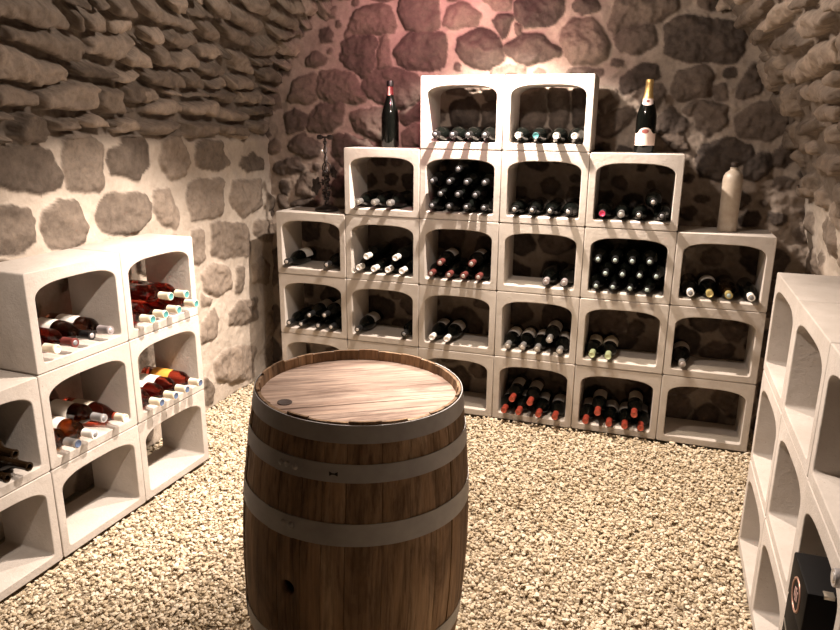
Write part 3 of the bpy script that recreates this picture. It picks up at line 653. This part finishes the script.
Lf(2,1,[(W-.104,0,'bordeaux','brown','bare','dark',None,'open brown bottle, farthest in the left-edge bin'),(W-.186,0,'bordeaux','brown','bare','dark',None,'open brown bottle, middle of the left-edge bin'),
 (W-.266,0,'bordeaux','brown','bare','dark',None,'open brown bottle, nearest in the left-edge bin'),(W-.148,1,'bordeaux','brown','bare','dark',None,'open brown bottle lying on top in the left-edge bin')],'open brown bottles at the left edge',protrude=.035)
fill_bin('right',3,2,[(.112,0,'bordeaux','dark','grey','silver',None,'bottle with grey neck at the right edge, above the black case')],'bottle at the right edge',protrude=.056)
# ------------------------------------------------------------------ standing things
ZT=lambda row:(row+1)*H-.0005
def standing(x,y,z,rz=0): return Matrix.Translation((x,y,z))@Matrix.Rotation(rz,4,'Z')
o=link('sparkling_wine_bottle',bmesh_of('champagne','dark'),mw=standing(.64,.11,ZT(3))); tag(o,'dark sparkling wine bottle standing on the second-row left bin','bottle')
me=lathe('foil',[(.0188,.262),(.0163,.285),(.0158,.305),(.0172,.306)],20); me.materials.append(plain('red_foil',(.10,.008,.010),.35,Metallic=.3)); c=link('foil',me,parent=o); tag(c,'dark red neck foil')
me=lathe('foil_strip',[(.0195,.262),(.0169,.285),(.0165,.305)],4,-1.85,-1.25); me.materials.append(plain('pink_strip',(.65,.30,.27),.45)); c2=link('foil_strip',me,parent=c); tag(c2,'pale pink vertical strip')
me=lathe('stopper',[(.0165,.305),(.0185,.306),(.0190,.326),(.0170,.3335),(0,.3345)],20); me.materials.append(CAP['black']); tag(link('stopper',me,parent=o),'black stopper cap')
o=link('sparkling_wine_bottle',bmesh_of('champagne','dark'),mw=standing(1.915,.11,ZT(3))); tag(o,'champagne bottle with gold foil and pale label standing on the second-row right bin','bottle')
gm=M('gold_foil'); gm.set(Base_Color=(.72,.50,.20,1),Metallic=.75,Roughness=.38); gm.bump(gm.noise(gm.coord('Object'),120,3),.4,.003)
me=lathe('foil',[(.0265,.236),(.0205,.259),(.0175,.285),(.0168,.308),(.0178,.312),(.0178,.322),(.0150,.3285),(0,.3295)],20); me.materials.append(gm.m); tag(link('foil',me,parent=o),'gold foil over the neck and cork')
def wrap(name,R,pts,mat,a_c=-math.pi/2,lift=.0008):
    """flat outline (arc-length,z) wrapped on a bottle whose radius is R(z); finely gridded polygon fan"""
    P=pts; cx=sum(p[0] for p in P)/len(P); cz=sum(p[1] for p in P)/len(P); K=6; V=[];F=[]
    for k in range(K+1):
        for a,z in P:
            s=cx+(a-cx)*k/K; zz=cz+(z-cz)*k/K; r=R(zz)+lift; th=a_c+s/r; V.append((r*math.cos(th),r*math.sin(th),zz))
    n=len(P)
    for k in range(K):
        for i in range(n):
            j=(i+1)%n
            if k==0: F.append((i,n+i,n+j))
            else: F.append((k*n+i,k*n+j,(k+1)*n+j,(k+1)*n+i))
    me=mesh_from(name,V,F,True); bm=bmesh.new(); bm.from_mesh(me); bmesh.ops.remove_doubles(bm,verts=bm.verts,dist=1e-6); bmesh.ops.recalc_face_normals(bm,faces=bm.faces); bm.to_mesh(me); bm.free()
    me.materials.append(mat); return me
def prof_r(shape):
    q=[(z,r) for r,z in SHAPE[shape][1][3:-1]]; return lambda z: float(np.interp(z,[a for a,b in q],[b for a,b in q]))
RC=prof_r('champagne'); pink=plain('rose_label',(.72,.57,.50),.55); dk=plain('label_crest_red',(.24,.07,.06),.5)
def label_outline():
    P=[(-.072,.040),(.072,.040),(.072,.082)]
    P=[]
    for i in range(17): P.append((-.066+.132*i/16,.034))
    for i in range(17):
        a=.066-.132*i/16; b=max(0,1-(a/.034)**2); P.append((a,.088+.026*b**.5 if b>0 else .088))
    return P
AC=math.atan2(-3.43-.11,1.98-1.915)-.02
lb=link('label',wrap('label',RC,label_outline(),pink,AC),parent=o); tag(lb,'pale pink body label with an arched top')
link('crest',wrap('crest',RC,[(.017*math.cos(t*.3491),.098+.010*math.sin(t*.3491)) for t in range(18)],dk,AC,.0014),parent=lb)
nb=[(-.028+.056*i/10,.222-.010*math.cos((i-5)/5*1.4)) for i in range(11)]+[(.026-.052*i/10,.243) for i in range(11)]
nl=link('neck_label',wrap('neck_label',lambda z:RC(z)+.0012,nb,plain('neck_label_paper',(.78,.64,.60),.5),AC),parent=o)
link('crest',wrap('crest',lambda z:RC(z)+.0016,[(.008*math.cos(t*.5236),.232+.006*math.sin(t*.5236)) for t in range(12)],dk,AC,.0012),parent=nl)
# stoneware bottle
m=M('salt_glazed_stoneware'); v=m.coord('Object'); n=m.noise(v,16,5,.6)
gl=m.ramp(n,[(.25,(.40,.33,.26)),(.75,(.50,.43,.35))]); m.color(m.mix(1.,gl,m.ramp(n,[(.3,(.8,.78,.75)),(.7,(1,1,1))]),'MULTIPLY')); m.set(Roughness=.4,Coat_Weight=.3)
me=lathe('stoneware_bottle',[(0,.002),(.040,0),(.043,.003),(.0425,.06),(.0435,.20),(.0440,.236),(.0415,.254),(.034,.268),(.024,.276),(.019,.280),(.0165,.286),(.018,.288),(.018,.292),(.013,.293),(0,.2925)],32); me.materials.append(m.m)
o=link('stoneware_bottle',me,mw=standing(2.318,.12,ZT(2))); tag(o,'beige stoneware bottle standing on the third-row right bin','bottle')
me=lathe('stopper',[(.0125,.290),(.0150,.293),(.0150,.300),(.0175,.302),(.0175,.313),(.010,.3175),(0,.318)],16); me.materials.append(plain('dark_cork',(.03,.018,.012),.6)); tag(link('stopper',me,parent=o),'dark stopper')
# wrought metal stand with grapes
iron=plain('blackened_iron',(.035,.028,.025),.3,Metallic=.6)
t=bpy.data.objects.new('metal_stand',None); COL.objects.link(t); t.location=(.262,.11,ZT(2)); t.empty_display_size=.1
tag(t,'dark metal stand with grape cluster and T-bar top on the left third-row bin','ornament')
me=lathe('base',[(0,0),(.062,0),(.066,.004),(.066,.012),(.060,.018),(.040,.026),(.018,.031),(.010,.036),(0,.037)],32); me.materials.append(iron); link('base',me,parent=t)
V,F=merge(*[tube('',[(.0065*math.cos(a*.55+p),.0065*math.sin(a*.55+p),.03+a*.0085) for a in range(42)],.0045,6) for p in (0,math.pi)]); me=mesh_from('column',V,F,True); me.materials.append(iron); link('column',me,parent=t)
V,F=merge(tube('',[(-.040,0,.398),(.040,0,.398)],.005,8),tube('',[(0,0,.37),(0,0,.40)],.006,8)); me=mesh_from('crossbar',V,F,True); me.materials.append(iron); hb=link('crossbar',me,parent=t)
for sx in (-1,1):
    me=lathe('crossbar_end',[(0,-.014),(.011,-.013),(.0135,-.006),(.0135,.006),(.011,.013),(0,.014)],14); me.transform(Matrix.Translation((sx*.030,0,.398))@Matrix.Rotation(math.pi/2,4,'Y')); me.materials.append(iron); link('crossbar_end',me,parent=hb)
ring=[(.024*math.cos(a*.2618)+.004,.002,.232+.034*math.sin(a*.2618)) for a in range(24)]; V,F=tube('',ring,.004,6,True); me=mesh_from('loop',V,F,True); me.materials.append(iron); link('loop',me,parent=t)
bm=bmesh.new(); rg=random.Random(4)
for k in range(58):
    z=.06+.16*rg.random(); w=.006+.016*math.sin(math.pi*(z-.05)/.19); a=rg.uniform(0,6.283); bmesh.ops.create_icosphere(bm,subdivisions=2,radius=rg.uniform(.0068,.0090),matrix=Matrix.Translation((w*math.cos(a),w*.8*math.sin(a),z)))
me=bpy.data.meshes.new('grape_cluster'); bm.to_mesh(me); bm.free(); me.polygons.foreach_set('use_smooth',[True]*len(me.polygons)); me.materials.append(plain('dark_beads',(.035,.028,.026),.18,Metallic=.5)); link('grape_cluster',me,parent=t)
me=lathe('knob',[(0,-.010),(.007,-.007),(.010,0),(.007,.007),(0,.010)],14); me.transform(Matrix.Translation((-.014,-.014,.325))); me.materials.append(plain('bright_knob',(.75,.72,.68),.25,Metallic=.7)); tag(link('knob',me,parent=t),'bright round knob')
def leaf(cx,cz,w,h,ang):
    P=[];n=22
    for i in range(n):
        a=2*math.pi*i/n; r=1+.22*math.cos(5*a); P.append((w*r*math.cos(a),h*r*math.sin(a)))
    V=[];F=[]
    for y in (-.002,.002):
        for x,z in P: V.append((x,y+.35*abs(x)*.3,z))
    V+= [(0,-.004,0),(0,.001,0)]
    for i in range(n):
        j=(i+1)%n; F+=[(i,j,n+j,n+i),(2*n,j,i),(2*n+1,n+i,n+j)]
    me=mesh_from('leaf',V,F); me.transform(Matrix.Translation((cx,.012,cz))@Matrix.Rotation(ang,4,'Y')); me.materials.append(iron); link('leaf',me,parent=t)
V,F=merge(tube('',[(0,0,.16),(-.03,.008,.155),(-.055,.012,.15)],.003,6),tube('',[(0,0,.20),(.02,.008,.21),(.038,.012,.21)],.003,6)); me=mesh_from('stem',V,F,True); me.materials.append(iron); link('stem',me,parent=t)
leaf(-.068,.135,.026,.046,.15); leaf(.042,.212,.017,.034,-.2)
# black presentation case in the right rack
t=bpy.data.objects.new('presentation_case',None); COL.objects.link(t); t.matrix_world=bins['right',2,1].matrix_world@Matrix.Translation((.175,-.040,FLOOR+.0008)); t.empty_display_size=.1
tag(t,'black wine case with metal clasp and round emblem in the right rack','case')
blk=plain('black_leatherette',(.004,.0035,.0035),.6,Specular_IOR_Level=.12); met=plain('case_metal',(.62,.56,.46),.3,Metallic=.85)
wd,dp,ht=.155,.215,.215
me=bevelled('body',box_vf(0,wd,0,dp,0,ht*.50),.004); me.materials.append(blk); bd=link('body',me,parent=t)
me=bevelled('lid',box_vf(-.001,wd+.001,-.001,dp,ht*.50+.001,ht),.005); me.materials.append(blk); ld=link('lid',me,parent=t)
def ring_mesh(name,c,R,r,axis):
    pts=[]
    for k in range(28):
        a=2*math.pi*k/28; q=(R*math.cos(a),R*math.sin(a)); pts.append((c[0]+q[0],c[1],c[2]+q[1]) if axis=='y' else (c[0],c[1]+q[0],c[2]+q[1]))
    V,F=tube('',pts,r,6,True); return mesh_from(name,V,F,True)
me=ring_mesh('emblem',(.078,-.001,.155),.036,.003,'y'); me.materials.append(plain('emblem_copper',(.42,.24,.18),.35,Metallic=.5)); tag(link('emblem',me,parent=ld),'round copper-coloured emblem ring')
V,F=merge(*[box_vf(.062+i*.011,.068+i*.011,-.0022,.001,.140+.004*abs(i-1),.170-.004*abs(i-1)) for i in range(3)]); me=mesh_from('emblem_bars',V,F); me.materials.append(plain('emblem_pink',(.45,.28,.26),.4)); link('emblem_bars',me,parent=ld)
V,F=box_vf(wd-.016,wd+.0035,.030,.050,ht-.006,ht+.0025); me=bevelled('clasp',(V,F),.001); me.materials.append(met); tag(link('clasp',me,parent=ld),'bright metal clasp')
V,F=box_vf(wd-.001,wd+.0015,.010,.034,.050,.085); me=mesh_from('side_label',V,F); me.materials.append(plain('case_red',(.45,.05,.035),.4)); tag(link('side_label',me,parent=bd),'small red patch')
V,F=tube('',[(.02,-.003,.052),(.078,-.004,.038),(.135,-.003,.052)],.0016,6); me=mesh_from('trim',V,F,True); me.materials.append(met); link('trim',me,parent=bd)
# ------------------------------------------------------------------ barrel
BH=.88; RH,RBm=.2645,.3035
def br(z): 
    t_=(z-BH/2)/(BH/2); return RBm-(RBm-RH)*abs(t_)**1.9
rt=Vector((.949,.316,0)); tilt=math.radians(1.9); base=Vector((1.300,-1.860,0))-rt*BH*math.sin(tilt)
BMW=Matrix.Translation(base)@Matrix.Rotation(tilt,4,Vector((0,0,1)).cross(rt))
t=bpy.data.objects.new('wine_barrel',None); COL.objects.link(t); t.matrix_world=BMW; t.empty_display_size=.3
tag(t,'old oak wine barrel with grey hoops standing on the gravel','barrel')
seams=[-121,-111.4,-99.5-5.5,-83.6,-72.4,-55.8,-42,-27,-16]
ang=[math.radians(a) for a in (-124,-106.5,-93.5,-83.3,-72.4,-55.8,-42,-27,-15)]
while ang[-1]<math.radians(236)-.14: ang.append(ang[-1]+random.uniform(.19,.29))
if math.radians(236)-ang[-1]<.1: ang.pop()
ang.append(math.radians(236))
bung=math.radians(-99.6); bz=.452
V=[];F=[]
nz=15; TH=.024
for k in range(len(ang)-1):
    a0,a1=ang[k]+.0022,ang[k+1]-.0022; na=5; top=BH+random.uniform(-.004,.004); o0=len(V); off=random.uniform(-.0008,.0012)
    for side in (0,1):
        for j in range(nz):
            z=.004+(top-.004)*j/(nz-1)
            th=TH if z<BH-.035 else TH-.015*(z-(BH-.035))/.035
            for i in range(na+1):
                e=min(i,na-i); r=br(z)+off-(.0016 if e==0 else 0)
                if side: r-=th
                if j==nz-1 and side==0: r-=.002
                a=a0+(a1-a0)*i/na; V.append((r*math.cos(a),r*math.sin(a),z))
    m_=na+1; q=lambda s,j,i:o0+s*nz*m_+j*m_+i
    for j in range(nz-1):
        for i in range(na):
            F.append((q(0,j,i),q(0,j,i+1),q(0,j+1,i+1),q(0,j+1,i))); F.append((q(1,j,i),q(1,j+1,i),q(1,j+1,i+1),q(1,j,i+1)))
        F.append((q(0,j,0),q(0,j+1,0),q(1,j+1,0),q(1,j,0))); F.append((q(0,j,na),q(1,j,na),q(1,j+1,na),q(0,j+1,na)))
    for i in range(na):
        F.append((q(0,nz-1,i),q(0,nz-1,i+1),q(1,nz-1,i+1),q(1,nz-1,i))); F.append((q(0,0,i),q(1,0,i),q(1,0,i+1),q(0,0,i+1)))
me=mesh_from('staves',V,F,True); bm=bmesh.new(); bm.from_mesh(me); bmesh.ops.recalc_face_normals(bm,faces=bm.faces); bm.to_mesh(me); bm.free()
me.set_sharp_from_angle(angle=math.radians(40)); me.materials.append(MAT['stave']); st=link('staves',me,parent=t)
# bore the bung hole through the stave
cut=bpy.data.objects.new('cut',lathe('cut',[(0,-.05),(.020,-.05),(.0205,.05),(0,.05)],24)); COL.objects.link(cut)
cut.matrix_world=BMW@Matrix.Translation((br(bz)*math.cos(bung),br(bz)*math.sin(bung),bz))@Matrix.Rotation(bung,4,'Z')@Matrix.Rotation(math.pi/2,4,'Y')
md=st.modifiers.new('bung','BOOLEAN'); md.object=cut; md.operation='DIFFERENCE'; md.solver='EXACT'
bpy.context.view_layer.update(); dg=bpy.context.evaluated_depsgraph_get(); nm=bpy.data.meshes.new_from_object(st.evaluated_get(dg)); st.modifiers.clear(); st.data=nm; nm.name='staves'
bpy.data.objects.remove(cut)
# head: planks cut from a disc, grain along local x
hd_dir=math.atan2(.255,.361); RHd=br(.85)-TH+.008; V=[];F=[]
cuts=[-RHd-.001,-.062,.052,.125,RHd+.001]
cuts=[-RHd-.001,-.128,-.078+.0,.085,RHd+.001]
for k in range(len(cuts)-1):
    lo,hi=cuts[k]+.0008,cuts[k+1]-.0008; out=[]
    lo=max(lo,-RHd+1e-4); hi=min(hi,RHd-1e-4)
    a_lo,a_hi=math.asin(lo/RHd),math.asin(hi/RHd)
    for i in range(13): a=a_lo+(a_hi-a_lo)*i/12; out.append((RHd*math.cos(a),RHd*math.sin(a)))
    for i in range(13): a=math.pi-a_hi+(a_hi-a_lo)*i/12; out.append((RHd*math.cos(a),RHd*math.sin(a)))
    dz=random.uniform(-.0012,.0012); n=len(out); o0=len(V); V+=[(x,y,-.020) for x,y in out]+[(x,y,dz) for x,y in out]
    F.append(tuple(o0+i for i in range(n-1,-1,-1))); F.append(tuple(o0+n+i for i in range(n)))
    for i in range(n): j=(i+1)%n; F.append((o0+i,o0+j,o0+n+j,o0+n+i))
me=mesh_from('head',V,F); me.materials.append(MAT['head']); hd=link('head',me,parent=t); hd.matrix_local=Matrix.Translation((0,0,.852))@Matrix.Rotation(hd_dir,4,'Z')
p=Matrix.Rotation(-hd_dir,4,'Z')@Vector((1.158-1.297,-2.002+1.858,0))
me=lathe('head_hole_disc',[(0,.0006),(.012,.0008),(.0155,.0016),(.0185,.0013),(.0185,-.002)],20); me.materials.append(plain('hole_dark',(.035,.016,.010),.6)); hb=link('head_hole_disc',me,parent=hd); hb.location=(p.x,p.y,.0008); tag(hb,'dark round disc for the hole in the head')  # dark disc stands in for the shaded bung hole in the head
me=lathe('head',[(0,.03),(br(.03)-TH+.006,.03),(br(.03)-TH+.006,.05),(0,.05)],40); me.materials.append(MAT['head']); tag(link('bottom_head',me,parent=t),'lower barrel head inside the foot')
def hoop(z0,z1,seam,lift=.0022):
    P=[];n=6
    for i in range(n+1): z=z0+(z1-z0)*i/n; P.append((br(z)+lift,z))
    P=[(P[0][0]-.002,z0)]+P+[(P[-1][0]-.002,z1)]
    me=lathe('hoop',P,96,sharp=60); me.materials.append(MAT['hoop']); o=link('hoop',me,parent=t)
    # lapped end
    if seam is not None:
        Q=[(br(z0+(z1-z0)*i/n)+lift+.0016,z0+(z1-z0)*i/n) for i in range(n+1)]; Q=[(Q[0][0]-.002,z0)]+Q+[(Q[-1][0]-.002,z1)]
        me=lathe('hoop_lap',Q,8,seam-.26,seam); me.materials.append(MAT['hoop']); link('hoop_lap',me,parent=o)
    return o
def rivet(o,z,a,r=.006):
    me=lathe('rivet',[(r,-.001),(r*.9,.003),(r*.5,.0052),(0,.0058)],12); me.materials.append(MAT['hoop']); q=link('rivet',me,parent=o)
    R=br(z)+.0038; q.matrix_local=Matrix.Translation((R*math.cos(a),R*math.sin(a),z))@Matrix.Rotation(a,4,'Z')@Matrix.Rotation(math.pi/2,4,'Y')
rd=math.radians
hoop(.835,.8765,rd(60)); h2=hoop(.744,.787,rd(-94.4)); h3=hoop(.590,.645,rd(-96.8)); hoop(.238,.292,rd(-140)); hoop(.095,.140,rd(60)); hoop(.012,.055,rd(80))
for a in (-105.6,-101.9,-97.3): rivet(h2,.766,rd(a),.0075)
for a in (-102.2,-97.9): rivet(h3,.622,rd(a),.0085)
# dark stamped mark on the second hoop
aM=rd(-78.4); R=br(.764)+.0027; mk=[(-.010,-.006),(-.003,-.002),(.003,-.002),(.010,-.006),(.010,.006),(.003,.002),(-.003,.002),(-.010,.006)]
V=[(R*math.cos(aM+x/R),R*math.sin(aM+x/R),.764+z) for x,z in mk]; me=mesh_from('stamp',V,[(0,1,6,7),(1,2,5,6),(2,3,4,5)]); me.materials.append(plain('stamp_black',(.01,.009,.008),.7)); link('stamp',me,parent=h2)
# ------------------------------------------------------------------ lights
def spot(name,loc,target,power,col,size=110,blend=.6,rad=.04):
    l=bpy.data.lights.new(name,'SPOT'); l.energy=power; l.color=col; l.spot_size=math.radians(size); l.spot_blend=blend; l.shadow_soft_size=rad
    o=bpy.data.objects.new(name,l); COL.objects.link(o); o.location=loc; o.rotation_euler=(Vector(target)-Vector(loc)).to_track_quat('-Z','Y').to_euler(); return o
def point(name,loc,power,col,rad=.06):
    l=bpy.data.lights.new(name,'POINT'); l.energy=power; l.color=col; l.shadow_soft_size=rad; o=bpy.data.objects.new(name,l); COL.objects.link(o); o.location=loc; return o
WARM=(1.,.855,.745)
spot('ceiling_or_added_spot',(1.24,-.19,2.12),(1.24,-.13,0),330,WARM,126,.6,.020)
point('ceiling_lamp',(1.30,-1.15,2.18),47,WARM,.035)
spot('ceiling_or_added_spot',(1.55,-.62,2.24),(1.75,-.30,0),110,(1.,.83,.64),58,.9,.03)  # added spot that brightens the gravel along the back rack
spot('ceiling_or_added_spot',(1.25,-1.05,2.25),(.12,-1.05,.55),450,WARM,60,.8,.03)
spot('ceiling_or_added_spot',(1.20,-2.35,2.20),(-.05,-1.5,.5),125,WARM,54,.8,.03)
spot('ceiling_or_added_spot',(1.22,-1.45,2.2),(2.3,-1.85,.4),215,WARM,76,.9,.035)
spot('pink_spot',(.98,-.55,2.20),(.92,.3,1.95),62,(1.,.36,.43),105,1.,.05)
w=bpy.data.worlds.new('World'); scene.world=w; w.use_nodes=True; w.node_tree.nodes['Background'].inputs[0].default_value=(1,.85,.7,1); w.node_tree.nodes['Background'].inputs[1].default_value=.01
# ------------------------------------------------------------------ camera
cam=bpy.data.cameras.new('camera'); cam.sensor_width=36; cam.sensor_fit='HORIZONTAL'; cam.lens=698.3776/840*36; cam.clip_start=.05; cam.clip_end=50
co=bpy.data.objects.new('camera',cam); COL.objects.link(co); scene.camera=co
pt,yw,rl=-.2691,.3189,.0085; cy,sy,cp,sp=math.cos(yw),math.sin(yw),math.cos(pt),math.sin(pt)
fv=Vector((-sy*cp,cy*cp,sp)); r0=Vector((cy,sy,0)); u0_=r0.cross(fv); rv=r0*math.cos(rl)+u0_*math.sin(rl); uv=u0_*math.cos(rl)-r0*math.sin(rl)
co.matrix_world=Matrix(((rv.x,uv.x,-fv.x,1.9804),(rv.y,uv.y,-fv.y,-3.4265),(rv.z,uv.z,-fv.z,1.5286),(0,0,0,1)))
vs=scene.view_settings; vs.view_transform='Standard'; vs.look='None'; vs.gamma=1; vs.use_curve_mapping=False; vs.exposure=.06
